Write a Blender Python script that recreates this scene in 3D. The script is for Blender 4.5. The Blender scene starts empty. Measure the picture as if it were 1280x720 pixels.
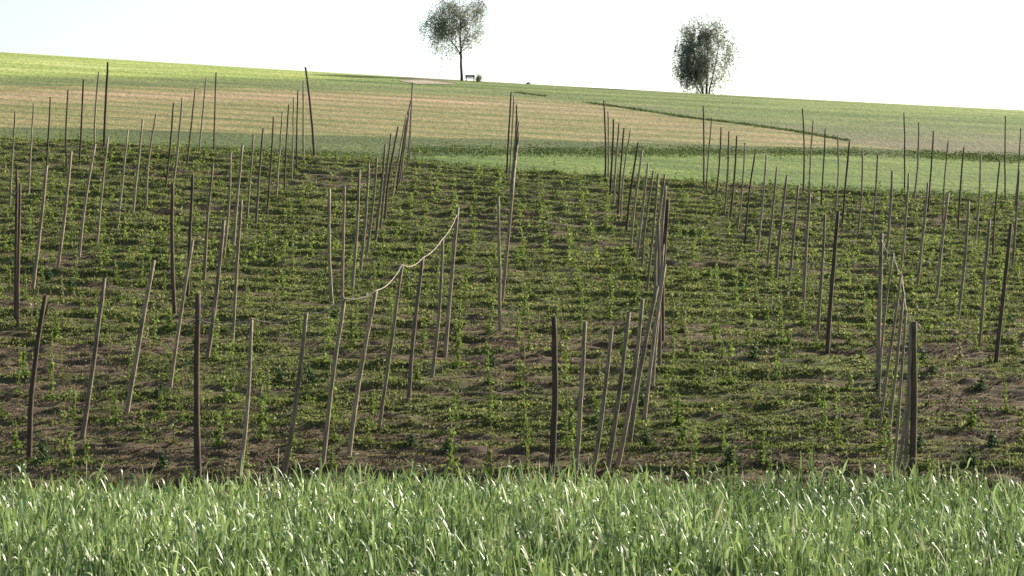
import bpy, math, random
import numpy as np
from mathutils import Vector
random.seed(7); RNG = np.random.default_rng(11)
F = 3000.0            # focal length in photo pixels (1280 wide)
scene = bpy.context.scene
COLL = scene.collection

# ------------------------------------------------------------------ terrain
KD = np.array([-60,0,9,12,15,20,35,50,75,85,90,95,103,112,120,130,140,150,165,181,190,197,215,250,280,300,312,325,345,370,420,600,900.])
KZ = np.array([-1.2,-1.6,-1.6,-1.62,-1.9,-2.7,-4.6,-6.2,-8.4,-8.75,-8.5,-7.6,-5.85,-3.9,-2.45,-1.0,.4,1.6,3.5,6.0,7.55,8.7,11.6,17.2,22,24.9,26.4,27.75,29,29.5,27,10,-10.])
def hermite(xk, yk):
    h = np.diff(xk); d = np.diff(yk)/h
    m = np.zeros_like(yk); m[0] = d[0]; m[-1] = d[-1]
    m[1:-1] = (d[:-1]*h[1:]+d[1:]*h[:-1])/(h[:-1]+h[1:])
    def f(x):
        x = np.clip(np.asarray(x, float), xk[0], xk[-1]); i = np.clip(np.searchsorted(xk, x)-1, 0, len(xk)-2)
        t = (x-xk[i])/h[i]
        return ((2*t**3-3*t**2+1)*yk[i]+(t**3-2*t**2+t)*h[i]*m[i]+(-2*t**3+3*t**2)*yk[i+1]+(t**3-t**2)*h[i]*m[i+1])
    return f
Z0 = hermite(KD, KZ)
CD = np.array([0,95,126,160,197,325,900.]); CV = np.array([0,0,.035,.050,.065,.057,.057])
def Z(X, D):
    X = np.asarray(X, float); D = np.asarray(D, float)
    c = np.interp(D, CD, CV); k = np.interp(D, [197, 325], [0, 1])
    du = np.clip(X*F/np.maximum(D, 20), -900, 900)
    return Z0(D)-c*X+6e-6*k*du**2*D/F
def proj(X, D, z): return 640+X*F/D, 360-z*F/D
def depth(x, y, lo=80., hi=324.):
    for _ in range(50):
        m = .5*(lo+hi); yy = 360-F*float(Z((x-640)*m/F, m))/m
        if yy > y: lo = m
        else: hi = m
    return .5*(lo+hi)
def hash2(ix, iy, s):
    n = (ix.astype(np.int64)*374761393+iy.astype(np.int64)*668265263+s*974711) & 0x7fffffff
    n = ((n ^ (n >> 13))*1274126177) & 0x7fffffff
    return ((n ^ (n >> 16)) & 0xffff)/65535.
def vnoise(x, y, s=0):
    ix = np.floor(x); iy = np.floor(y); fx = x-ix; fy = y-iy
    fx = fx*fx*(3-2*fx); fy = fy*fy*(3-2*fy)
    a = hash2(ix, iy, s); b = hash2(ix+1, iy, s); c = hash2(ix, iy+1, s); d = hash2(ix+1, iy+1, s)
    return (a*(1-fx)+b*fx)*(1-fy)+(c*(1-fx)+d*fx)*fy
ROW = 3.2; ROW0 = 92.6
def row_wave(D): return (.5+.5*np.cos((D-ROW0)/ROW*2*math.pi))**2.2+.38*(.5-.5*np.cos((D-ROW0)/ROW*2*math.pi))**3          # 1 on the planted rows
def ridges(X, D):
    n1 = vnoise(X/4.5, D/.9, 1)-.5; n2 = vnoise(X/1.6, D/.45, 2)-.5; n3 = vnoise(X/14, D/2.2, 3)-.5
    fade = np.clip((D-93)/2, 0, 1)*np.clip((203.5-D)/2, 0, 1)
    wob = vnoise(X/9, D/9, 6)*.5; ra = np.interp(D, [104, 125, 150], [.05, .23, .42]); n5 = 1-np.abs(2*vnoise(X/1.7, D/.42, 47)-1)
    n4 = 1-np.abs(2*vnoise(X/2.6, D/.75, 41)-1)
    return fade*(.11*(vnoise(X/.6, D/.3, 44)-.5)+np.interp(D, [104, 130], [.17, .06])*n5+ra*row_wave(D+wob)+.14*n1+.13*n2+.12*n3+.17*n4)
def green(X, D):
    g = .55*(vnoise(X/1.6, D/.45, 48)-.5)+np.interp(D, [104, 130], [.22, .68])*row_wave(D+vnoise(X/9, D/9, 6)*.5)+.55*(vnoise(X/4, D/.9, 4)-.5)+.75*(vnoise(X/11, D/6, 5)-.5)
    g += np.interp(D, [95, 110, 124, 150, 200], [.16, .19, .22, .24, .26])
    return np.clip(g, 0, 1)

# ------------------------------------------------------------------ mesh helpers
def mesh_np(name, V, Fc, mat=None, attrs=None, smooth=False):
    V = np.asarray(V, np.float32).reshape(-1, 3); Fc = np.asarray(Fc, np.int32)
    n = Fc.shape[1]
    me = bpy.data.meshes.new(name)
    me.vertices.add(len(V)); me.vertices.foreach_set('co', V.ravel())
    me.loops.add(Fc.size); me.loops.foreach_set('vertex_index', Fc.ravel())
    me.polygons.add(len(Fc)); me.polygons.foreach_set('loop_start', np.arange(0, Fc.size, n, dtype=np.int32))
    try: me.polygons.foreach_set('loop_total', np.full(len(Fc), n, dtype=np.int32))
    except Exception: pass
    if attrs:
        for k, a in attrs.items():
            at = me.attributes.new(k, 'FLOAT', 'POINT'); at.data.foreach_set('value', np.asarray(a, np.float32).ravel())
    me.update(calc_edges=True)
    if smooth: me.polygons.foreach_set('use_smooth', np.ones(len(Fc), bool))
    if mat: me.materials.append(mat)
    me.validate()
    return me
def link(name, me, parent=None, label=None, cat=None, group=None, kind=None, loc=None):
    o = bpy.data.objects.new(name, me); COLL.objects.link(o)
    if parent: o.parent = parent
    if loc is not None: o.location = loc
    if label: o['label'] = label
    if cat: o['category'] = cat
    if group: o['group'] = group
    if kind: o['kind'] = kind
    return o
def grid_faces(nr, nc):
    i = np.arange(nr*nc).reshape(nr, nc)
    return np.stack([i[:-1, :-1], i[:-1, 1:], i[1:, 1:], i[1:, :-1]], -1).reshape(-1, 4)
def tube(pts, rad, n=8, cap=True):
    pts = [Vector(p) for p in pts]; V = []; Fs = []
    for i, p in enumerate(pts):
        d = (pts[min(i+1, len(pts)-1)]-pts[max(i-1, 0)]).normalized()
        a = d.orthogonal() if abs(d.x) > .9 else d.cross(Vector((1, 0, 0)))
        a.normalize(); b = d.cross(a)
        r = rad[i] if hasattr(rad, '__len__') else rad
        for k in range(n):
            t = 2*math.pi*k/n; V.append(p+(a*math.cos(t)+b*math.sin(t))*r)
    for i in range(len(pts)-1):
        for k in range(n):
            Fs.append((i*n+k, i*n+(k+1) % n, (i+1)*n+(k+1) % n, (i+1)*n+k))
    if cap:
        for e, rev in ((0, True), (len(pts)-1, False)):
            r = [e*n+k for k in range(n)]; Fs.append(tuple(reversed(r)) if rev else tuple(r))
    return V, Fs
def mesh_py(name, parts, mat, smooth=True):
    V = []; Fs = []
    for v, f in parts:
        o = len(V); V += [tuple(p) for p in v]; Fs += [tuple(i+o for i in q) for q in f]
    me = bpy.data.meshes.new(name); me.from_pydata(V, [], Fs); me.update()
    if smooth: me.polygons.foreach_set('use_smooth', [len(p.vertices) <= 4 for p in me.polygons])
    me.materials.append(mat); return me
def box(c, s, rot=0):
    x, y, z = c; a, b, d = s[0]/2, s[1]/2, s[2]/2
    V = [(x+i*a, y+j*b, z+k*d) for i in (-1, 1) for j in (-1, 1) for k in (-1, 1)]
    return V, [(0, 1, 3, 2), (4, 6, 7, 5), (0, 4, 5, 1), (2, 3, 7, 6), (0, 2, 6, 4), (1, 5, 7, 3)]

# ------------------------------------------------------------------ materials
def new_mat(name):
    m = bpy.data.materials.new(name); m.use_nodes = True
    nt = m.node_tree; nt.nodes.clear()
    out = nt.nodes.new('ShaderNodeOutputMaterial')
    return m, nt, out
def N(nt, t, **kw):
    n = nt.nodes.new(t)
    for k, v in kw.items(): setattr(n, k, v)
    return n
def noise(nt, scale, vec_scale=None, detail=4, rough=.6, coord='Object'):
    tc = N(nt, 'ShaderNodeTexCoord'); mp = N(nt, 'ShaderNodeMapping')
    nt.links.new(tc.outputs[coord], mp.inputs['Vector'])
    if vec_scale: mp.inputs['Scale'].default_value = vec_scale
    n = N(nt, 'ShaderNodeTexNoise'); n.inputs['Scale'].default_value = scale
    n.inputs['Detail'].default_value = detail; n.inputs['Roughness'].default_value = rough
    nt.links.new(mp.outputs[0], n.inputs['Vector']); return n.outputs['Fac']
def ramp(nt, fac, stops):
    r = N(nt, 'ShaderNodeValToRGB'); cr = r.color_ramp
    while len(cr.elements) < len(stops): cr.elements.new(.5)
    for e, (p, c) in zip(cr.elements, stops):
        e.position = p; e.color = (*c, 1) if len(c) == 3 else c
    nt.links.new(fac, r.inputs[0]); return r.outputs[0]
def mix(nt, fac, a, b, mode='MIX'):
    m = N(nt, 'ShaderNodeMix', data_type='RGBA', blend_type=mode)
    for s, v in ((0, fac), (6, a), (7, b)):
        if isinstance(v, bpy.types.NodeSocket): nt.links.new(v, m.inputs[s])
        else: m.inputs[s].default_value = v if s == 0 else (*v, 1)
    return m.outputs[2]
def math_(nt, op, a, b=0.0, clamp=False):
    m = N(nt, 'ShaderNodeMath', operation=op, use_clamp=clamp)
    for s, v in ((0, a), (1, b)):
        if isinstance(v, bpy.types.NodeSocket): nt.links.new(v, m.inputs[s])
        else: m.inputs[s].default_value = v
    return m.outputs[0]
def attr(nt, name):
    a = N(nt, 'ShaderNodeAttribute'); a.attribute_name = name; return a.outputs['Fac']
def surf(nt, out, col, rough=.9, bump=None, bstr=.5, bdist=.1, transl=0., spec=.3):
    p = N(nt, 'ShaderNodeBsdfPrincipled'); nt.links.new(col, p.inputs['Base Color'])
    p.inputs['Roughness'].default_value = rough; p.inputs['Specular IOR Level'].default_value = spec
    if bump is not None:
        b = N(nt, 'ShaderNodeBump'); b.inputs['Strength'].default_value = bstr; b.inputs['Distance'].default_value = bdist
        nt.links.new(bump, b.inputs['Height']); nt.links.new(b.outputs[0], p.inputs['Normal'])
    if transl:
        t = N(nt, 'ShaderNodeBsdfTranslucent'); nt.links.new(col, t.inputs['Color'])
        m = N(nt, 'ShaderNodeMixShader'); m.inputs[0].default_value = transl
        nt.links.new(p.outputs[0], m.inputs[1]); nt.links.new(t.outputs[0], m.inputs[2])
        nt.links.new(m.outputs[0], out.inputs[0])
    else: nt.links.new(p.outputs[0], out.inputs[0])

def mat_field(name, stops, streak, sscale, fine=3.0, fine_amt=.5, bstr=.6):
    m, nt, out = new_mat(name)
    a = noise(nt, sscale, streak, 5, .65); c1 = ramp(nt, a, stops)
    b = noise(nt, fine, (1, .45, 1), 3, .7)
    c2 = mix(nt, fine_amt, c1, ramp(nt, b, [(.3, (.35, .35, .35)), (.7, (1.5, 1.5, 1.5))]), 'MULTIPLY')
    surf(nt, out, c2, .95, b, bstr, .25, spec=.1); return m
def mat_soil():
    m, nt, out = new_mat('hop_soil')
    soil = ramp(nt, noise(nt, 1.6, (.4, 1.5, 1), 7, .78), [(.32, (.055, .038, .022)), (.48, (.13, .094, .056)), (.62, (.215, .162, .10)), (.76, (.32, .26, .17))])
    gr = ramp(nt, noise(nt, 1.3, (.5, 1.6, 1), 5, .7), [(.3, (.06, .070, .020)), (.55, (.13, .14, .044)), (.75, (.24, .23, .095))])
    g = attr(nt, 'green'); n = noise(nt, 2.2, (.4, 1.5, 1), 5, .75)
    f = math_(nt, 'ADD', g, math_(nt, 'MULTIPLY', math_(nt, 'SUBTRACT', n, .5), 1.9))
    f = math_(nt, 'MULTIPLY', math_(nt, 'SUBTRACT', f, .28), 3.0, True)
    c = mix(nt, f, soil, gr)
    surf(nt, out, c, .95, noise(nt, 4, (.6, 1.4, 1), 8, .8), 1.0, .45, spec=.1); return m
def mat_leaf(name, lo, hi, transl=.4, rough=.5, spec=.4, scale=.6, per_obj=True, dry=None):
    m, nt, out = new_mat(name)
    c = ramp(nt, noise(nt, scale, None, 3, .7), [(.3, lo), (.7, hi)])
    g = N(nt, 'ShaderNodeNewGeometry')
    c = mix(nt, .6, c, ramp(nt, g.outputs['Random Per Island'], [(0, (.22, .30, .25)), (.5, (.85, .92, .8)), (.82, (1.3, 1.25, 1.1)), (1, (2.2, 2.0, 3.4))]), 'MULTIPLY')
    if dry:
        c = mix(nt, ramp(nt, g.outputs['Random Per Island'], [(.0, (1, 1, 1)), (dry[0], (1, 1, 1)), (dry[0]+.01, (0, 0, 0))]), c, dry[1])
    surf(nt, out, c, rough, transl=transl, spec=spec); return m
def mat_wood(name, a, b):
    m, nt, out = new_mat(name)
    oi = N(nt, 'ShaderNodeObjectInfo')
    c = ramp(nt, noise(nt, 3.0, (6, 6, .5), 5, .7), [(.3, a), (.7, b)])
    c = mix(nt, .8, c, ramp(nt, oi.outputs['Random'], [(0, (.55, .5, .48)), (.5, (1, .96, .92)), (1, (1.35, 1.3, 1.25))]), 'MULTIPLY')
    c = mix(nt, .75, c, ramp(nt, noise(nt, 1.1, (1, 1, 1), 5, .75), [(.36, (.42, .38, .35)), (.5, (1, 1, 1)), (.66, (1.35, 1.33, 1.3))]), 'MULTIPLY')
    surf(nt, out, c, .85, noise(nt, 12, (4, 4, .3), 4, .7), .6, .02, spec=.25); return m

M_SOIL = mat_soil()
M_WHEATSOIL = mat_field('field_earth', [(.3, (.03, .03, .015)), (.7, (.06, .05, .03))], (1, 1, 1), 1.0)
M_VALLEY = mat_field('valley_grass', [(.3, (.04, .06, .015)), (.7, (.08, .10, .03))], (1, 1, 1), .3)
M_MEADOW = mat_field('meadow_grass', [(.32, (.048, .078, .014)), (.5, (.078, .115, .020)), (.66, (.12, .155, .032))], (.015, .45, 1), 1.0, 2.0, .55, .7)
M_STRIP = mat_field('rough_grass', [(.3, (.040, .055, .016)), (.6, (.068, .086, .024)), (.8, (.10, .115, .036))], (.08, .3, 1), 1.0, 2.0, .6, .9)
M_STUB = mat_field('stubble', [(.25, (.15, .15, .065)), (.42, (.21, .185, .095)), (.55, (.27, .225, .125)), (.66, (.20, .20, .085)), (.8, (.33, .24, .15))], (.006, .22, 1), 1.0, 1.6, .45, .8)
M_PATH = mat_field('path_gravel', [(.3, (.17, .15, .10)), (.5, (.25, .205, .15)), (.7, (.34, .28, .21))], (.2, .6, 1), .5, 2, .5, .2)
def mat_crop():
    m, nt, out = new_mat('young_crop')
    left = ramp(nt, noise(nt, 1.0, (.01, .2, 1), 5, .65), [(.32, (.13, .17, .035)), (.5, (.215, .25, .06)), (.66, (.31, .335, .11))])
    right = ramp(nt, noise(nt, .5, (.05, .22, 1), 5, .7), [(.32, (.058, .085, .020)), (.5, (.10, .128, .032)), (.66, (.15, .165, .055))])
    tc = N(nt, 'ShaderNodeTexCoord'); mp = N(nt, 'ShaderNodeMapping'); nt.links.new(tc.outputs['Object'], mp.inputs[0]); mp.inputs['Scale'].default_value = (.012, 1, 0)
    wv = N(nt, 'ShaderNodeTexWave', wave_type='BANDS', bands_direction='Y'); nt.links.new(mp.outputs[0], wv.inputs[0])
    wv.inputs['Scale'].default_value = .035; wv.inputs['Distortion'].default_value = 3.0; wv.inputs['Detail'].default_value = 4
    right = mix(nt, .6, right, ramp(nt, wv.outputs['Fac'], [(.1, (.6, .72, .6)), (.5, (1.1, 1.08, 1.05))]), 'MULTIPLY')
    s = attr(nt, 'yellow_green'); br = attr(nt, 'bare')
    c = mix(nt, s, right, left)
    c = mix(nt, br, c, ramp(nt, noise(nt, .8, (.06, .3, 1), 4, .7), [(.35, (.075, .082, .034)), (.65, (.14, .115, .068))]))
    b = noise(nt, 1.6, (1, .45, 1), 3, .75)
    c = mix(nt, .55, c, ramp(nt, b, [(.32, (.4, .45, .4)), (.68, (1.4, 1.4, 1.4))]), 'MULTIPLY')
    surf(nt, out, c, .95, b, .8, .3, spec=.1); return m
def mat_stubble():
    m, nt, out = new_mat('stubble')
    n = noise(nt, 1.0, (.008, .30, 1), 6, .7)
    c = ramp(nt, n, [(.30, (.078, .088, .026)), (.42, (.135, .125, .046)), (.5, (.185, .158, .07)), (.58, (.105, .115, .034)), (.7, (.20, .17, .08))])
    c = mix(nt, attr(nt, 'pink'), c, ramp(nt, n, [(.35, (.18, .142, .075)), (.65, (.27, .20, .115))]))
    tc = N(nt, 'ShaderNodeTexCoord'); mp = N(nt, 'ShaderNodeMapping'); nt.links.new(tc.outputs['Object'], mp.inputs[0]); mp.inputs['Scale'].default_value = (.004, 1, 0)
    wv = N(nt, 'ShaderNodeTexWave', wave_type='BANDS', bands_direction='Y'); nt.links.new(mp.outputs[0], wv.inputs[0])
    wv.inputs['Scale'].default_value = .055; wv.inputs['Distortion'].default_value = 2.0; wv.inputs['Detail'].default_value = 3
    c = mix(nt, .45, c, ramp(nt, wv.outputs['Fac'], [(.15, (.45, .62, .42)), (.6, (1.22, 1.1, 1.05))]), 'MULTIPLY')
    b = noise(nt, 1.8, (1, .5, 1), 3, .75)
    c = mix(nt, .5, c, ramp(nt, b, [(.32, (.4, .4, .4)), (.68, (1.45, 1.4, 1.4))]), 'MULTIPLY')
    surf(nt, out, c, .95, b, .8, .25, spec=.1); return m
M_STUB = mat_stubble()
M_CROP = mat_crop()
M_WHEAT = mat_leaf('wheat_leaf', (.066, .108, .026), (.29, .37, .125), .30, .46, .5, 1.2, dry=(.02, (.34, .31, .20)))
M_HOPLEAF = mat_leaf('hop_leaf', (.085, .13, .022), (.18, .23, .045), .45, .65, .15, .5)
M_HOPDARK = mat_leaf('hop_leaf_dark', (.03, .06, .02), (.06, .095, .03), .35, .65, .15, .5)
M_HOPBUD = mat_leaf('hop_leaf_bronze', (.10, .11, .03), (.18, .18, .055), .4, .65, .15, .5)
M_GRASS = mat_leaf('weed_grass', (.070, .090, .022), (.215, .225, .070), .45, .7, .15, .35)
M_STRAW = mat_leaf('straw', (.06, .045, .026), (.20, .16, .09), .2, .8, .15, .5)
M_DRYGRASS = mat_leaf('verge_grass', (.05, .075, .02), (.10, .135, .035), .35, .7, .2, .2)
M_TREE = mat_leaf('tree_leaf', (.15, .17, .13), (.27, .285, .21), .5, .5, .4, .4)
M_WOOD = mat_wood('pole_wood', (.10, .075, .047), (.32, .26, .18))
M_WOODD = mat_wood('pole_wood_dark', (.045, .030, .019), (.115, .08, .052))
M_ROPE = mat_wood('rope_fibre', (.20, .18, .14), (.36, .33, .27))
M_STRING = mat_wood('string', (.22, .17, .12), (.34, .27, .18))
M_BARK = mat_wood('birch_bark', (.04, .035, .03), (.16, .14, .12))
M_BENCH = mat_wood('bench_wood', (.05, .045, .03), (.10, .09, .06))

# ------------------------------------------------------------------ ground sheets
def bound(us, ys): return np.array(us, float), np.array([depth(u, y) for u, y in zip(us, ys)])
U1, D1 = bound([0, 130, 267, 393, 511, 560, 640, 756, 879, 1003, 1130, 1280], [178, 184, 188, 193, 201, 207, 216, 225, 230.5, 236, 242, 247])
U2, D2 = bound([0, 130, 267, 393, 505, 560, 640, 756, 879, 1003, 1130, 1280], [177.6, 183.6, 187.6, 192.6, 197, 194, 192.5, 192, 192, 192, 194, 200])
U3, D3 = bound([0, 135, 320, 500, 640, 860, 1000, 1060, 1130, 1280], [159, 161, 167, 171, 174, 180, 184, 184, 188, 195])
U4, D4 = bound([0, 130, 320, 500, 640, 750, 860, 1000, 1060, 1130, 1280], [107, 108, 110, 116, 121, 131, 146, 166, 178, 187, 194.5])
US = np.unique(np.concatenate([np.linspace(-1600, -300, 14), np.linspace(-300, 1580, 471), np.linspace(1580, 2900, 14)]))
def sheet(name, mat, lo, hi, nr, us=US, lift=0., kind='structure', disp=None, attrs=None, dz=0.):
    dl = lo if np.ndim(lo) else np.full(len(us), float(lo)); dh = hi if np.ndim(hi) else np.full(len(us), float(hi))
    t = np.linspace(0, 1, nr)[:, None]; D = dl[None]*(1-t)+dh[None]*t
    X = (us[None]-640)*np.maximum(D, 12)/F*np.where(D < 40, np.interp(D, [0, 40], [6, 1]), 1)
    z = Z(X, D)+lift
    if disp is not None: z = z+disp(X, D)
    at = {k: f(X, D) for k, f in attrs.items()} if attrs else None
    me = mesh_np(name, np.stack([X, D, z], -1), grid_faces(nr, len(us)), mat, at, True)
    return link(name, me, kind=kind)
DU1 = np.interp(US, U1, D1); DU2 = np.maximum(np.interp(US, U2, D2), DU1+.3); DU3 = np.maximum(np.interp(US, U3, D3), DU2+.3); DU4 = np.maximum(np.interp(US, U4, D4), DU3+.3)
sheet('wheat_field_ground', M_WHEATSOIL, -30, 22, 60)
sheet('valley_floor', M_VALLEY, 22, 91, 60)
USH = np.unique(np.concatenate([np.linspace(-1600, -300, 30), np.linspace(-300, 1580, 760), np.linspace(1580, 2900, 30)]))
sheet('hop_field_ground', M_SOIL, 91, np.interp(USH, U1, D1), 820, USH, disp=ridges, attrs={'green': green})
sheet('meadow', M_MEADOW, DU1, DU2, 16)
sheet('grass_strip', M_STRIP, DU2, DU3, 20, disp=lambda X, D: .25*(vnoise(X/3, D/3, 9)-.5)*0)
def pink(X, D):
    u = 640+X*F/D; d = np.interp(u, US, DU4)-D
    a = np.clip((d-4)/4, 0, 1)*np.clip((22-d)/10, 0, 1)*(.35+.65*np.clip((900-u)/300, 0, 1))
    return a*np.clip(.3+1.2*vnoise(X/9, D/3, 61), 0, 1)
sheet('stubble_field', M_STUB, DU3, DU4, 90, attrs={'pink': pink})
ub, db = bound([0, 320, 420, 500, 560], [96, 98, 99, 101, 103])
def yellow_green(X, D):  # share of the crop's own yellow-green: strong upper left, weaker upper right
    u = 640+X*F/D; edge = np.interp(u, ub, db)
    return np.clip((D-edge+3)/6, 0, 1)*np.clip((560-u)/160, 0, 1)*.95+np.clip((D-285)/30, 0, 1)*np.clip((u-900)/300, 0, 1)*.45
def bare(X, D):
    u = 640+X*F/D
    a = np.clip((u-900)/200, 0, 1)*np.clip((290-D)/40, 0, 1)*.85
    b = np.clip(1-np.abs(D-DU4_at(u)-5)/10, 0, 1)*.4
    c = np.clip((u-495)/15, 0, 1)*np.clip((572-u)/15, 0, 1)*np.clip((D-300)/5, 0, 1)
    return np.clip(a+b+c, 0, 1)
def DU4_at(u): return np.interp(u, US, DU4)
sheet('crop_field', M_CROP, DU4, np.full(len(US), 880.), 260, attrs={'yellow_green': yellow_green, 'bare': bare})
# gravel path crossing the crest
pu = np.linspace(500, 566, 24)
sheet('path', M_PATH, np.array([depth(a, y) for a, y in zip(pu, np.interp(pu, [500, 520, 566], [101.5, 105, 105.6]))]),
      np.array([depth(a, y) for a, y in zip(pu, np.interp(pu, [500, 530, 566], [101.0, 100.6, 104.6]))]), 10, pu, .05)
# column name -> list of (tx,ty,bx,by) from far to near
COL={
'A':[(135,77.5,130,190),(123.5,89.5,118,198),(104.5,99,99,206),(85,112.5,84,218),(63,121,57,230),(42,129,35.5,250),(19,139,12,264)],
'B':[(270,90.5,267,194),(258,96,247.5,205),(244,109.5,232.5,217.5),(228,122.5,216,232),(217,128,205,246),(195.5,142,184,264),(178.5,149,165.5,275),(160,163,146,295),(135,171,121,315),(119,180,99,329),(89,189,70,348),(58.5,207,40,367),(25,229,22,416),(21,212,19,404)],
'C':[(382,84,393,199),(379,101,379,207),(372.5,112.5,371,220),(367,121,364.5,232),(361,130.5,355.5,244),(353,140,345,255),(342,145.5,333,272.5),(329,160.5,320,287.5),(317,168,307,295),(303,181,291,316),(288,191,277,335),(266,204.5,255.5,357),(241,219,234,380),(215.5,229,219,400)],
'D':[(515.5,103,511,208),(515,112,507.5,218),(513.5,125,503,231),(512,134,498,242),(510,139,493,255),(508,144,487.5,267.5),(498,158,481,283),(489,167,474,298),(482,180.5,468,311),(471.5,197,457.5,327.5),(461,203,449,347.5),(449,212,439,367.5),(431,232.5,428,387),(412,236,418.5,405)],
'E':[(302,250,290,434),(280,275,257.5,457),(241,300,212,491),(192.5,325,157,526),(131,347.5,102,555),(57,369,37.5,585)],
'F':[(639,115,633,225),(642.5,120,636,232),(646,131,637,240),(647.5,144,637,252),(648.6,152,638,263),(649.3,165,638,275),(648,172,636,288),(647,181,635,300),(645.5,190,633,318),(644,200,631,337),(643,211,629,358),(642,222,627,383),(623,246,625,421)],
'G':[(572,259,555.5,451),(553,298,538,477.5),(529,321,511,511),(503,329,473,545),(470,362.5,436,579),(431,372,403,592),(383,390,354,600),(315,397.5,299,604),(247.5,367,248.5,606)],
'H':[(754.6,125.4,756,232),(760,139,759.5,240),(767,149,761.5,252),(774,154,767,263),(780,160,772.5,275),(788.5,162.5,777,285),(797.5,178,782,300),(803,187.5,788.5,316),(810,204,795,332),(817,213.5,802,347),(823,216.7,808,371),(831.5,218,821,378),(832,232,823,397),(835,250,828,432)],
'I':[(823,279,824.5,467),(829,305,815,494),(831,330,805,530),(821.5,358,787,560),(803,374,769,594),(786.5,390,756.5,603),(765,408,738.5,602),(731.5,402,718.5,602),(692.5,396,687.5,604)],
'J':[(879,132,879,239),(890,147,883,247),(901.7,159,893,262.7),(911,164,904,275),(921,170,911,283.5),(931.7,178,920.6,297),(944.4,189,932,310.6),(958,194,945.6,326),(971,209,958,341),(983.7,219,970,359.6),(998,231,984,378),(1012,242,1003,400),(1031,268,1021,425),(1048,264,1034,446.7)],
'K':[(1003,135.5,1003,245),(1016.7,150.6,1011.5,255),(1031.7,161,1026,267),(1047,169,1041.5,281.5),(1062,177,1052.5,289),(1078,187,1070.6,303),(1097,192.7,1088,320),(1115.4,213.5,1105.4,334.6),(1136,217,1124,352),(1160,228,1146,366),(1185.6,241,1170,386),(1211,251,1195,410),(1237,274,1224,436),(1264,280,1244,461)],
'L':[(1130,141,1130,251),(1148.5,153,1141.5,256.5),(1167,163.5,1159,271),(1185.6,176,1179,287),(1205,184,1197,298),(1226,194,1218,310.6),(1250,201,1241,327),(1274,213,1265,343)],
'M':[(1257,145,1257,255),(1276,160,1268,264)],
'N':[(1101.7,291,1097,484),(1116.5,316,1099,509),(1127,343,1098.7,544),(1130,366.7,1108,581),(1132.7,388,1115.5,601),(1138,405,1119,604),(1139.5,410,1129,604),(1142.5,402,1139,604)],
}
# ------------------------------------------------------------------ hop poles
ORD = ['first', 'second', 'third', 'fourth', 'fifth', 'sixth', 'seventh', 'eighth', 'ninth', 'tenth', 'eleventh', 'twelfth', 'thirteenth', 'fourteenth', 'fifteenth']
WHERE = {'A': 'in the leftmost receding line', 'B': 'in the second receding line from the left', 'C': 'in the third receding line from the left',
 'D': 'in the fourth receding line from the left', 'E': 'in the leaning front row at far left', 'F': 'in the tight line just left of centre',
 'G': 'in the roped row left of centre', 'H': 'in the receding line just right of centre', 'I': 'in the fanned front row right of centre',
 'J': 'in the line reaching down from the second tree', 'K': 'in the third receding line from the right', 'L': 'in the second receding line from the right',
 'M': 'in the line cut off by the right edge', 'N': 'in the narrow roped cluster at lower right'}
DARK = {('A', 3), ('C', 13), ('E', 5), ('G', 8), ('H', 13), ('I', 8), ('N', 7), ('J', 13), ('B', 13), ('B', 12), ('K', 13), ('H', 0), ('J', 0), ('K', 0), ('L', 0), ('M', 0), ('C', 12)}
THICK = {('I', 8): .128, ('N', 7): .135, ('G', 8): .125, ('N', 0): .105, ('C', 13): .10, ('J', 13): .105, ('E', 5): .105, ('H', 13): .12, ('K', 13): .10, ('C', 0): .11, ('A', 0): .11}
POLES = {}; PB = []
for c, lst in COL.items():
    n = len(lst)
    for i, (tx, ty, bx, by) in enumerate(lst):
        D = depth(bx, by); X = (bx-640)*D/F; z = float(Z(X, D))
        Xt = (tx-640)*D/F; zt = (360-ty)*D/F
        L = zt-z; r = THICK.get((c, i), random.uniform(.066, .088)*(1.12 if D < 135 else 1))
        if c == 'N' and i not in (0, 7): r = random.uniform(.055, .066)
        if D > 160: r = max(r*.92, .062)
        bow = random.gauss(0, .07)+(.16 if (c, i) in {('E', 5), ('B', 5)} else 0); bow2 = random.gauss(0, .05)
        pts = []; rad = []; slope = (Xt-X)/L
        for k in range(9):
            t = k/8; s = math.sin(math.pi*t)
            zz = -.5+(L+.5)*t
            pts.append((slope*zz-bow*s+random.gauss(0, .008), bow2*s, zz)); rad.append(r*(1.14-.3*t)*random.uniform(.96, 1.04))
        me = mesh_py('hop_pole', [tube(pts, rad, 10)], M_WOODD if (c, i) in DARK or (D > 165 and i % 2 == 0) else M_WOOD)
        look = ('thick dark' if (c, i) in THICK and (c, i) in DARK else 'thick' if (c, i) in THICK else 'dark brown' if (c, i) in DARK else 'bent wooden' if abs(bow) > .12 else 'slanting wooden' if abs(tx-bx) > 22 else 'upright wooden' if abs(tx-bx) < 5 else 'weathered wooden')
        k = n-1-i
        rank = 'nearest' if k == 0 else 'farthest' if i == 0 else (ORD[k]+' nearest' if k <= i else ORD[i]+' farthest')
        o = link('hop_pole', me, None, '%s hop pole, %s %s' % (look, rank, WHERE[c]), 'pole', 'bare hop poles standing in lines across the slope', loc=(X, D, z))
        POLES[(c, i)] = dict(D=D, X=X, z=z, top=Vector((Xt, D, zt)), L=L, slope=slope)
        PB.append((X, D))
def on_pole(c, i, y):
    p = POLES[(c, i)]; zz = (360-y)*p['D']/F
    return Vector((p['X']+p['slope']*(zz-p['z']), p['D']-.13, zz))
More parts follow.
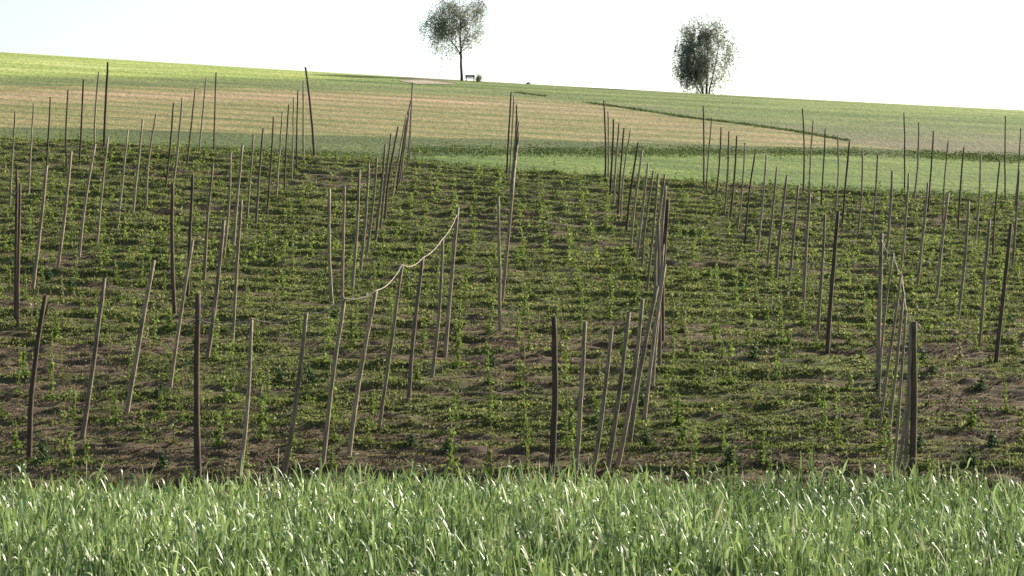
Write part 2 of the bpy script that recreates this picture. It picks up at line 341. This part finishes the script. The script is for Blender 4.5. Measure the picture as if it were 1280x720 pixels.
def rope(name, anchors, sags, label, r=.024):
    pts = []
    for a, b, s in zip(anchors[:-1], anchors[1:], sags):
        for k in range(10):
            t = k/10; p = a.lerp(b, t); p.z -= 4*s*t*(1-t); pts.append(p)
    pts.append(anchors[-1])
    link(name, mesh_py(name, [tube(pts, r, 6)], M_ROPE), None, label, 'rope')
g = [on_pole('G', 8, 399), on_pole('G', 7, 398.5), on_pole('G', 6, 391), on_pole('G', 5, 373), on_pole('G', 4, 363), on_pole('G', 3, 331), on_pole('G', 2, 322), on_pole('G', 1, 299), on_pole('G', 0, 269)]
rope('sagging_rope', g, [.24, .26, .22, .16, .24, .2, .12, .14], 'long pale rope sagging between the tops of the poles left of centre')
n = [on_pole('N', 0, 300), on_pole('N', 1, 317), on_pole('N', 2, 344), on_pole('N', 3, 367), on_pole('N', 4, 388), on_pole('N', 7, 408)]
rope('sagging_rope', n, [.25, .2, .1, .1, .05], 'pale rope stepping down the pole tops of the lower right cluster', .017)
a = on_pole('B', 12, 236); b = Vector(((-45-640)*126/F, 126, (360-262)*126/F))
rope('sagging_rope', [a, b], [.25], 'short pale rope running off the left edge from a pole top', .03)

# ------------------------------------------------------------------ hop plants
def leaf_quads(P, size, rng, up=.3):
    n = len(P); a = rng.normal(size=(n, 3)); a[:, 2] = a[:, 2]*.6-.2; a /= np.linalg.norm(a, axis=1)[:, None]
    b = rng.normal(size=(n, 3)); b -= (b*a).sum(1)[:, None]*a; b /= np.linalg.norm(b, axis=1)[:, None]
    s = (size*rng.uniform(.6, 1.3, n))[:, None]
    V = np.stack([P, P+a*s*.5+b*s*.42, P+a*s*1.05, P+a*s*.5-b*s*.42], 1).reshape(-1, 3)
    return V, np.arange(4*n).reshape(-1, 4)
def vine_points(h, n, width, rng, taper=True):
    t = rng.beta(1.0, 1.5, n)
    ang = rng.uniform(0, 6.28, n); r = width*rng.uniform(.2, 1, n)*(1-.55*t)
    lean = rng.normal(0, .05, 2)
    cl = np.sin(t*h*rng.uniform(6, 9)+rng.uniform(0, 6))*.03
    return np.stack([np.cos(ang)*r+lean[0]*t*h+cl, np.sin(ang)*r+lean[1]*t*h, t*h], 1)
VAR = []
for k in range(18):
    rng = np.random.default_rng(100+k)
    kind = k % 6
    h = [1.7, 1.2, .85, 2.1, .6, 1.4][kind]*rng.uniform(.9, 1.15)
    w = [.14, .15, .17, .12, .26, .10][kind]; nl = int([120, 110, 110, 120, 130, 60][kind])
    P = vine_points(h, nl, w, rng)
    P2 = rng.normal(size=(int(nl*.35), 3))*np.array([.2, .2, .07])+np.array([0, 0, .1])
    P = np.concatenate([P, P2])
    V, Fc = leaf_quads(P, .115, rng)
    lm = mesh_np('leaves', V, Fc, [M_HOPLEAF, M_HOPLEAF, M_HOPLEAF, M_HOPLEAF, M_HOPDARK, M_HOPBUD][kind])
    sp = [(.0, 0, -.1)]+[(math.sin(q*1.3)*.025, math.cos(q*1.3)*.025, h*q/6) for q in range(1, 7)]
    sm = mesh_py('stem', [tube(sp, [.014]*4+[.01, .008, .005], 5)], M_STRING)
    VAR.append((lm, sm, h, kind, P))
plants = []
rngp = np.random.default_rng(5)
row = 0; D = ROW0
while D < 203:
    half = D*900/F
    x = -math.floor(half/1.6)*1.6+.6
    while x < half:
        if rngp.uniform() > .26+.12*(D > 150):
            px = x+rngp.normal(0, .17); pd = D+rngp.normal(0, .3); u = 640+px*F/pd
            if pd < float(np.interp(u, U1, D1))-.8:
                plants.append((row, px, pd, u, int(rngp.choice(18)), rngp.uniform(.7, 1.3)*(1.15 if D < 118 else 1), rngp.uniform(0, 6.28)))
        x += 1.6
    D += ROW; row += 1
def yb(p): return 360-F*float(Z(p[1], p[2]))/p[2]
inview = [p for p in plants if 4 < p[3] < 1276 and (p[0] > 0 or VAR[p[4]][2]*p[5] > 1.0)]
inview.sort(key=lambda p: p[0]); near = inview[:300]; nearset = set(id(p) for p in near)
SIZEW = lambda h: 'tall' if h > 1.5 else 'low' if h < .75 else 'young'
KINDW = {4: 'dark bushy', 5: 'sparse bronze'}
rows = {}
for p in near: rows.setdefault(p[0], []).append(p)
rk = sorted(rows)
def ordw(n):
    tens = {2: 'twenty', 3: 'thirty', 4: 'forty'}
    base = ORD+['sixteenth', 'seventeenth', 'eighteenth', 'nineteenth', 'twentieth']
    if n < 20: return base[n]
    a, b = divmod(n+1, 10)
    return (tens[a][:-1]+'ieth') if b == 0 else tens[a]+'-'+ORD[b-1]
for ri, r in enumerate(rk):
    L_ = sorted(rows[r], key=lambda p: p[3])
    for j, p in enumerate(L_):
        lm, sm, h, kind, _ = VAR[p[4]]
        lab = '%s hop plant, %s from left in the %s row above the wheat' % (KINDW.get(kind, SIZEW(h*p[5])+' green'), ordw(j), ORD[ri])
        z = float(Z(p[1], p[2]))+float(ridges(np.array([p[1]]), np.array([p[2]]))[0])
        o = link('hop_plant', None, None, lab, 'hop plant', 'young hop plants climbing in rows', loc=(p[1], p[2], z))
        o.rotation_euler = (0, 0, p[6]); o.scale = (p[5]*.5+.5, p[5]*.5+.5, p[5])
        link('leaves', lm, o); link('stem', sm, o)
# the hundreds of smaller plants farther up the slope
VV = []; 
rng = np.random.default_rng(77)
for p in plants:
    if id(p) in nearset: continue
    P = VAR[p[4]][4]; n = min(len(P), 70 if p[2] < 150 else 48)
    P = P[rng.choice(len(P), n, replace=False)]*np.array([1, 1, p[5]*.85])
    z = float(Z(p[1], p[2]))+float(ridges(np.array([p[1]]), np.array([p[2]]))[0])
    c, s = math.cos(p[6]), math.sin(p[6])
    VV.append(np.stack([P[:, 0]*c-P[:, 1]*s+p[1], P[:, 0]*s+P[:, 1]*c+p[2], P[:, 2]+z], 1))
VV = np.concatenate(VV); V, Fc = leaf_quads(VV, .15, rng)
link('distant_hop_plants', mesh_np('distant_hop_plants', V, Fc, M_HOPLEAF), None, 'hundreds of small hop plants in rows up the slope', 'hop plants', kind='stuff')

# ------------------------------------------------------------------ low weeds and grass between the rows
def tufts(name, X, D, z, h, w, nb, mat, label, cat, rng, spread=.12):
    n = len(X)
    X = np.repeat(X, nb)+rng.normal(0, spread, n*nb); D = np.repeat(D, nb)+rng.normal(0, spread*.6, n*nb); z = np.repeat(z, nb)
    hh = np.repeat(h, nb)*rng.uniform(.5, 1.2, n*nb); a = rng.uniform(0, math.pi, n*nb); ww = w*rng.uniform(.6, 1.3, n*nb)
    lx = rng.normal(0, .45, n*nb)*hh; ly = rng.normal(0, .45, n*nb)*hh
    base = np.stack([X, D, z-.04], 1); wv = np.stack([np.cos(a)*ww, np.sin(a)*ww, 0*a], 1)
    top = base+np.stack([lx, ly, hh], 1); mid = base+np.stack([lx*.35, ly*.35, hh*.62], 1)
    V = np.stack([base-wv*.7, base+wv*.7, mid+wv, top, mid-wv], 1).reshape(-1, 3)
    q = np.arange(n*nb)*5
    Fc = np.concatenate([np.stack([q, q+1, q+2, q+4], 1), np.stack([q+4, q+2, q+3, q+3], 1)])
    # triangles for the tips, quads for the blades
    Fq = np.stack([q, q+1, q+2, q+4], 1); Ft = np.stack([q+4, q+2, q+3], 1)
    T = np.concatenate([Fq[:, [0, 1, 2]], Fq[:, [0, 2, 3]], Ft])
    link(name, mesh_np(name, V, T, mat), None, label, cat, kind='stuff')
rng = np.random.default_rng(21)
n = 300000
D = 93+110*rng.uniform(0, 1, n)**1.25; u = rng.uniform(-120, 1400, n); X = (u-640)*D/F
keep = rng.uniform(0, 1, n) < np.clip(green(X, D)*2.0-.5+1.2*(vnoise(X/1.8, D/.45, 12)-.5), .03, 1)
keep &= D < np.interp(u, U1, D1)
X = X[keep]; D = D[keep]
z = Z(X, D)+ridges(X, D); h = rng.uniform(.06, .16, len(X))*np.interp(D, [108, 130], [.75, 1])*(.35+1.1*vnoise(X/2.5, D/.6, 13)+.5*row_wave(D))
tufts('weed_grass', X, D, z, h, .035, 5, M_GRASS, 'low green weeds and grass between the hop rows', 'grass', rng)
n = 150000
D = 93+110*rng.uniform(0, 1, n)**1.4; u = rng.uniform(-120, 1400, n); X = (u-640)*D/F
keep = (rng.uniform(0, 1, n) < 1.15-green(X, D)) & (D < np.interp(u, U1, D1)) & (vnoise(X/1.5, D/.5, 17) > .35)
X = X[keep]; D = D[keep]
tufts('dry_weeds', X, D, Z(X, D)+ridges(X, D), rng.uniform(.04, .13, len(X)), .035, 4, M_STRAW, 'brown dry weed remains on the bare soil', 'dry weeds', rng)
# taller dark grass along the field margins
def along(us, ys, n, jit, rng):
    us_ = np.array(us, float); dd = np.array([depth(a, b) for a, b in zip(us, ys)])
    u = rng.uniform(us[0], us[-1], n); D = np.interp(u, us_, dd)+rng.normal(0, jit, n); return (u-640)*D/F, D
rng = np.random.default_rng(3)
X, D = along([510, 640, 760, 880, 1000, 1060, 1130, 1280], [189, 189.5, 189.5, 190, 190.5, 190, 192.5, 198.5], 6000, 2.2, rng)
tufts('margin_grass', X, D, Z(X, D), rng.uniform(.07, .2, len(X))*(.4+1.1*vnoise(X/3, D/50, 3)), .06, 4, M_DRYGRASS, 'dark tall grass line between bright meadow and stubble', 'grass', rng, .3)
X, D = along([735, 800, 860, 930, 1000, 1058], [128.5, 137.5, 147, 155, 165, 175.5], 3000, .35, rng)
k = vnoise(X/4, D/60, 8) > .25; X = X[k]; D = D[k]
tufts('ditch_grass', X, D, Z(X, D), rng.uniform(.05, .2, len(X)), .06, 4, M_DRYGRASS, 'dark grass along the slanting field edge below the second tree', 'grass', rng, .3)
X, D = along([644, 660, 680], [115, 117.5, 120], 260, .5, rng)
tufts('verge_grass', X, D, Z(X, D), rng.uniform(.06, .16, len(X)), .06, 4, M_DRYGRASS, 'short dark grass streak above the central pole line', 'grass', rng, .3)
# rough upper margin of the hop field
rng = np.random.default_rng(4)
us = [-60, 130, 267, 393, 511, 560, 640, 756, 879, 1003, 1130, 1340]; ys = [176, 184, 188, 193, 201, 207, 216, 226, 231.5, 237, 243, 250]
X, D = along(us, ys, 9000, 1.8, rng)
tufts('headland_grass', X, D, Z(X, D), rng.uniform(.07, .2, len(X)), .05, 4, M_DRYGRASS, 'rough dark grass along the top edge of the hop field', 'grass', rng, .3)
# ------------------------------------------------------------------ wheat in the foreground
def wheat():
    rng = np.random.default_rng(9)
    P = []
    def area(x0f, x1f, d0, d1, dens):
        n = int(dens*(d1-d0)*14)
        D = rng.uniform(d0, d1, n); X = rng.uniform(-7, 7, n); h = D*.2133+.7
        k = (X > x0f(D)) & (X < x1f(D)); return np.stack([X[k], D[k]], 1)
    P.append(area(lambda D: -(D*.2133+.5), lambda D: D*.2133+.5, 6.2, 13.2, 700))
    P.append(area(lambda D: -(D*.2133+.8), lambda D: D*.2133+.8, 13.2, 17, 130))
    P.append(area(lambda D: -7+0*D, lambda D: -(D*.2133+.5), 5, 14, 110)); P.append(area(lambda D: D*.2133+.5, lambda D: 7+0*D, 5, 14, 110))
    P = np.concatenate(P); n = len(P)
    hs = np.clip(rng.normal(.505, .05, n)+.16*(vnoise(P[:, 0]/.5, P[:, 1]/.5, 31)-.5)+.10*(vnoise(P[:, 0]/.12, P[:, 1]/.12, 33)-.5), .3, .75)
    zb = Z(P[:, 0], P[:, 1])
    # stems
    parts = []; NL = 4; SEG = 6
    X = np.repeat(P[:, 0], NL); D = np.repeat(P[:, 1], NL); zb2 = np.repeat(zb, NL); hh = np.repeat(hs, NL); k = np.tile(np.arange(NL), n)
    m = len(X)
    h0 = hh*np.choose(k, [.98, .8, .62, .45])+rng.normal(0, .02, m)
    az = rng.uniform(0, 6.283, m)
    Ln = rng.uniform(.07, .18, m)*np.choose(k, [.85, 1., 1., .9])
    el0 = rng.normal(1.30, .14, m)                      # start angle above horizontal
    droop = np.abs(rng.normal(0, 1.0, m)); droop = np.where(rng.uniform(0, 1, m) < .45, droop*2.6+1.6, droop*.6)
    wd = rng.uniform(.0034, .0068, m); tw = rng.normal(0, 1.2, m); face = rng.normal(0, .5, m)
    p = np.stack([X, D, zb2+h0], 1); verts = []
    for s in range(SEG+1):
        t = s/SEG; e = el0-droop*t**2.2*1.2
        dirv = np.stack([np.cos(e)*np.cos(az), np.cos(e)*np.sin(az), np.sin(e)], 1)
        side0 = np.stack([-np.sin(az), np.cos(az), 0*az], 1)
        up = np.cross(dirv, side0)
        th = face+tw*t; side = side0*np.cos(th)[:, None]+up*np.sin(th)[:, None]
        w = wd*(min(1, .55+t*2.2) if t < .3 else 1)*(1-t**2.6*.96)
        verts.append(p-side*w[:, None]); verts.append(p+side*w[:, None])
        p = p+dirv*(Ln/SEG)[:, None]
    V = np.stack(verts, 1).reshape(-1, 3); q = (np.arange(m)*(2*SEG+2))[:, None]
    Fc = np.concatenate([q+np.array([2*s, 2*s+1, 2*s+3, 2*s+2])[None] for s in range(SEG)])
    # stems as narrow crossed strips
    a = rng.uniform(0, 3.14, n); lean = rng.normal(0, .03, (n, 2))
    b0 = np.stack([P[:, 0], P[:, 1], zb], 1); t0 = b0+np.stack([lean[:, 0]*0, lean[:, 1]*0, hs+.0], 1)
    sv = np.stack([np.cos(a), np.sin(a), 0*a], 1)*.003; sv2 = np.stack([-np.sin(a), np.cos(a), 0*a], 1)*.003
    S = np.stack([b0-sv, b0+sv, t0+sv, t0-sv, b0-sv2, b0+sv2, t0+sv2, t0-sv2], 1).reshape(-1, 3); o = len(V)
    q = (np.arange(n)*8)[:, None]+o
    Fs = np.concatenate([q+np.array([0, 1, 2, 3])[None], q+np.array([4, 5, 6, 7])[None]])
    me = mesh_np('wheat', np.concatenate([V, S]), np.concatenate([Fc, Fs]), M_WHEAT, smooth=True)
    link('wheat', me, None, 'dense blue-green young wheat filling the foreground', 'wheat', kind='stuff')
wheat()
# a few tall weed stalks standing above the wheat
def stalk(u, D, ytop, label, bend=.06):
    X = (u-640)*D/F; z = float(Z(X, D)); top = (360-ytop)*D/F; H = top-z
    pts = [(bend*t*t, 0, H*t) for t in np.linspace(0, 1, 8)]
    root = link('grass_stalk', None, None, label, 'grass stalk', 'tall grass stalks above the wheat', loc=(X, D, z))
    link('stem', mesh_py('stem', [tube(pts, [.003]*4+[.0026, .0022, .002, .0012], 5)], M_WSTALK), root)
    for s, a in ((.55, .9), (.72, 3.6)):
        c = Vector((bend*s*s, 0, H*s)); d = Vector((math.cos(a), math.sin(a), 0)); Vv = []; Ff = []
        for q in range(7):
            t = q/6; pc = c+d*(.11*t)+Vector((0, 0, .12*math.sin(t*2.2))); w = .004*(1-t**2); sd = Vector((-d.y, d.x, 0))*w
            Vv += [pc-sd, pc+sd]
        for q in range(6): Ff.append((2*q, 2*q+1, 2*q+3, 2*q+2))
        link('leaf', mesh_py('leaf', [(Vv, Ff)], M_WSTALK), root)
M_WSTALK = mat_leaf('stalk', (.25, .27, .13), (.38, .38, .22), .3, .5, .4, 3)
stalk(108, 11.6, 574, 'tall thin pale grass stalk standing above the wheat at far left', .0)
stalk(22, 10.6, 588, 'pale grass stalk by the lower left edge of the photo', -.03)
stalk(343, 11.2, 560, 'pale yellow weed stalk before the roped poles', .02)
stalk(668, 11.4, 573, 'slanting grass stalk left of the thick dark front pole', -.07)
stalk(748, 11.4, 570, 'slanting grass stalk among the fanned front poles', -.05)
stalk(1267, 10.8, 566, 'tall grass stalk at the lower right edge', -.02)

# ------------------------------------------------------------------ trees
def limb(p0, d, L, r, rng, n=6, up=.1, wob=.18):
    pts = [Vector(p0)]; d = Vector(d).normalized()
    for k in range(n):
        d = (d+Vector((rng.normal(0, wob), rng.normal(0, wob), rng.normal(0, wob)+up))).normalized(); pts.append(pts[-1]+d*(L/n))
    rad = [r*(1-.85*k/n) for k in range(n+1)]
    return pts, rad
def make_tree(x, y, D, stems, crown, label, seed, leafn, weep, hgt_px):
    rng = np.random.default_rng(seed); X = (x-640)*D/F; z = (360-y)*D/F; pxm = D/F
    z = min(z, float(Z(X, D)))
    root = link('birch_tree', None, None, label, 'tree', loc=(X, D, z-.1))
    (cx, cz, rx, rz) = crown       # crown centre and radii relative to the base, metres
    parts = []; tips = []
    for (sx, sy, ex, ez, r, *s0) in stems:
        s0 = s0[0] if s0 else 0
        pts = [Vector((sx+(ex-sx)*t+rng.normal(0, .05)*(0 < t < 1), sy+rng.normal(0, .05), s0+(ez-s0)*t-.3*(t == 0))) for t in np.linspace(0, 1, 9)]
        rad = [r*(1.25 if i == 0 else 1)*(1-.82*i/8) for i in range(9)]
        parts.append(tube(pts, rad, 8))
        for b in range(16):
            t = rng.uniform(.38, .97); i = min(int(t*8), 7); p = pts[i].lerp(pts[i+1], t*8-i)
            a = rng.uniform(0, 6.283); el = rng.uniform(.2, 1.0); L = rng.uniform(.5, 1.0)*rx*(1.15-.55*t)
            q, rr = limb(p, (math.cos(a)*math.cos(el), math.sin(a)*math.cos(el), math.sin(el)), L, r*.32*(1.2-t), rng)
            parts.append(tube(q, rr, 5))
            for s in range(5):
                j = rng.integers(2, 6); a2 = a+rng.normal(0, .9)
                q2, r2 = limb(q[j], (math.cos(a2), math.sin(a2), rng.uniform(-.1, .8)), L*rng.uniform(.25, .55), r*.09, rng, 5)
                parts.append(tube(q2, r2, 4, False)); tips += q2[1:]
            tips += q[3:]
    link('trunk', mesh_py('trunk', parts, M_BARK), root)
    # leaf strands hanging from twigs, thicker on the left side
    tips = np.array([tuple(t) for t in tips]); C = []
    ns = leafn//16
    T = tips[rng.integers(0, len(tips), ns)]+rng.normal(0, .35, (ns, 3))
    ext = rng.normal(size=(ns, 3)); ext /= np.linalg.norm(ext, axis=1)[:, None]
    ell = ext*np.array([rx, rx*.85, rz])*rng.uniform(.35, 1.0, (ns, 1))**.6+np.array([cx, 0, cz])
    T = np.where(rng.uniform(0, 1, (ns, 1)) < .35, ell, T)
    e = ((T[:, 0]-cx)/rx)**2+(T[:, 1]/(rx*.9))**2+((T[:, 2]-cz)/rz)**2
    side = (T[:, 0]-cx)/rx
    dens = np.clip(.62-.48*side+.12*(side < 0)*(T[:, 2] < cz)+.75*(vnoise(T[:, 0]/1.1+40, T[:, 2]/1.1+T[:, 1]/1.6, seed)-.5)*1.6, .10 if weep > 1.2 else .3, .68)
    T = T[(e < 1.12) & (rng.uniform(0, 1, ns) < dens)]
    for t in T:
        m = 15; L = abs(rng.normal(.75, .45))*weep*(1.3 if t[0] < cx else .8)
        s = rng.uniform(0, 1, m); C.append(np.stack([t[0]+rng.normal(0, .10, m)-s*L*.08, t[1]+rng.normal(0, .10, m), t[2]-s*L+rng.normal(0, .05, m)], 1))
    C = np.concatenate(C); V, Fc = leaf_quads(C, .15, rng)
    link('crown', mesh_np('crown', V, Fc, M_TREE), root)
    return root
T1D = 319.; make_tree(577.5, 106, T1D, [(0, 0, -.3, 11.2, .20), (-.08, 0, -3.3, 8.6, .09, 4.1), (-.1, 0, 1.9, 10, .08, 5.0)], (-1.0, 8.5, 4.7, 4.3), 'slender weeping birch with bare leaning trunk beside the bench', 41, 38000, 1.5, 110)
make_tree(883, 119, 330., [(0, 0, .3, 9.8, .17), (-.4, .2, -2.2, 9.0, .14), (.3, -.1, 2.0, 8.6, .12), (-.5, 0, -3.4, 4.6, .09), (-.3, .2, -2.0, 3.6, .08)], (-.1, 5.7, 4.7, 5.9), 'bushy round multi-stemmed tree alone on the crest at right', 52, 76000, 1.1, 100)

# ------------------------------------------------------------------ bench and shrub by the birch
BD = 317.; bx = (587.5-640)*BD/F; bz = float(Z(bx, BD))
root = link('park_bench', None, None, 'small dark wooden bench on the crest under the birch', 'bench', loc=(bx, BD, bz))
link('seat', mesh_py('seat', [box((0, -.16+.13*i, .46), (1.25, .12, .09)) for i in range(3)], M_BENCH, False), root)
link('backrest', mesh_py('backrest', [box((0, .24, .66+.16*i), (1.25, .06, .14)) for i in range(2)], M_BENCH, False), root)
for s in (-1, 1):
    link('leg', mesh_py('leg', [box((s*.5, -.15, .2), (.09, .09, .5)), box((s*.5, .27, .42), (.09, .08, .94)), box((s*.5, .05, .405), (.08, .44, .06))], M_BENCH, False), root)
def shrub(u, D, h, w, seed, label, n=1400, mat=None):
    rng = np.random.default_rng(seed); X = (u-640)*D/F; z = float(Z(X, D))
    r = link('shrub', None, None, label, 'shrub', loc=(X, D, z))
    parts = []; P = []
    for k in range(9):
        a = rng.uniform(0, 6.28); q, rr = limb((0, 0, -.1), (math.cos(a)*.5, math.sin(a)*.5, 1), h*rng.uniform(.6, 1), .03, rng); parts.append(tube(q, rr, 5))
        for p in q[2:]: P.append(np.array(p)+rng.normal(0, w*.22, (n//45, 3)))
    link('stem', mesh_py('stem', parts, M_BARK), r)
    V, Fc = leaf_quads(np.concatenate(P), .10, rng); link('leaves', mesh_np('leaves', V, Fc, mat or M_TREE), r)
shrub(597.5, 317.5, 1.05, .7, 5, 'small leafy shrub right of the bench', 1000, M_GRASS)
shrub(660.5, 322, .28, .5, 6, 'tiny bush on the skyline right of the birch', 500)

# ------------------------------------------------------------------ light, sky, camera
AZ = math.radians(53); EL = math.radians(27.5)
S = Vector((math.cos(EL)*math.sin(AZ), math.cos(EL)*math.cos(AZ), math.sin(EL)))
sl = bpy.data.lights.new('sun', 'SUN'); sl.energy = 5.0; sl.angle = math.radians(.5); sl.color = (1, .94, .82)
so = bpy.data.objects.new('sun', sl); COLL.objects.link(so); so.rotation_euler = (-S).to_track_quat('-Z', 'Y').to_euler()
w = bpy.data.worlds.new('World'); scene.world = w; w.use_nodes = True
nt = w.node_tree; nt.nodes.clear()
sky = nt.nodes.new('ShaderNodeTexSky'); sky.sky_type = 'NISHITA'; sky.sun_disc = False; sky.sun_elevation = EL; sky.sun_rotation = AZ
sky.air_density = 1.0; sky.dust_density = 2.2; sky.ozone_density = 1.0
bg = nt.nodes.new('ShaderNodeBackground'); bg.inputs[1].default_value = .085
wo = nt.nodes.new('ShaderNodeOutputWorld'); nt.links.new(sky.outputs[0], bg.inputs[0]); nt.links.new(bg.outputs[0], wo.inputs[0])
cam = bpy.data.cameras.new('camera'); cam.sensor_width = 36; cam.lens = F/1280*36; cam.clip_start = .5; cam.clip_end = 3000
co = bpy.data.objects.new('camera', cam); COLL.objects.link(co); co.location = (0, 0, 0); co.rotation_euler = (math.pi/2, 0, 0)
scene.camera = co
scene.view_settings.view_transform = 'Standard'; scene.view_settings.look = 'None'; scene.view_settings.gamma = 1
scene.view_settings.exposure = 1.5
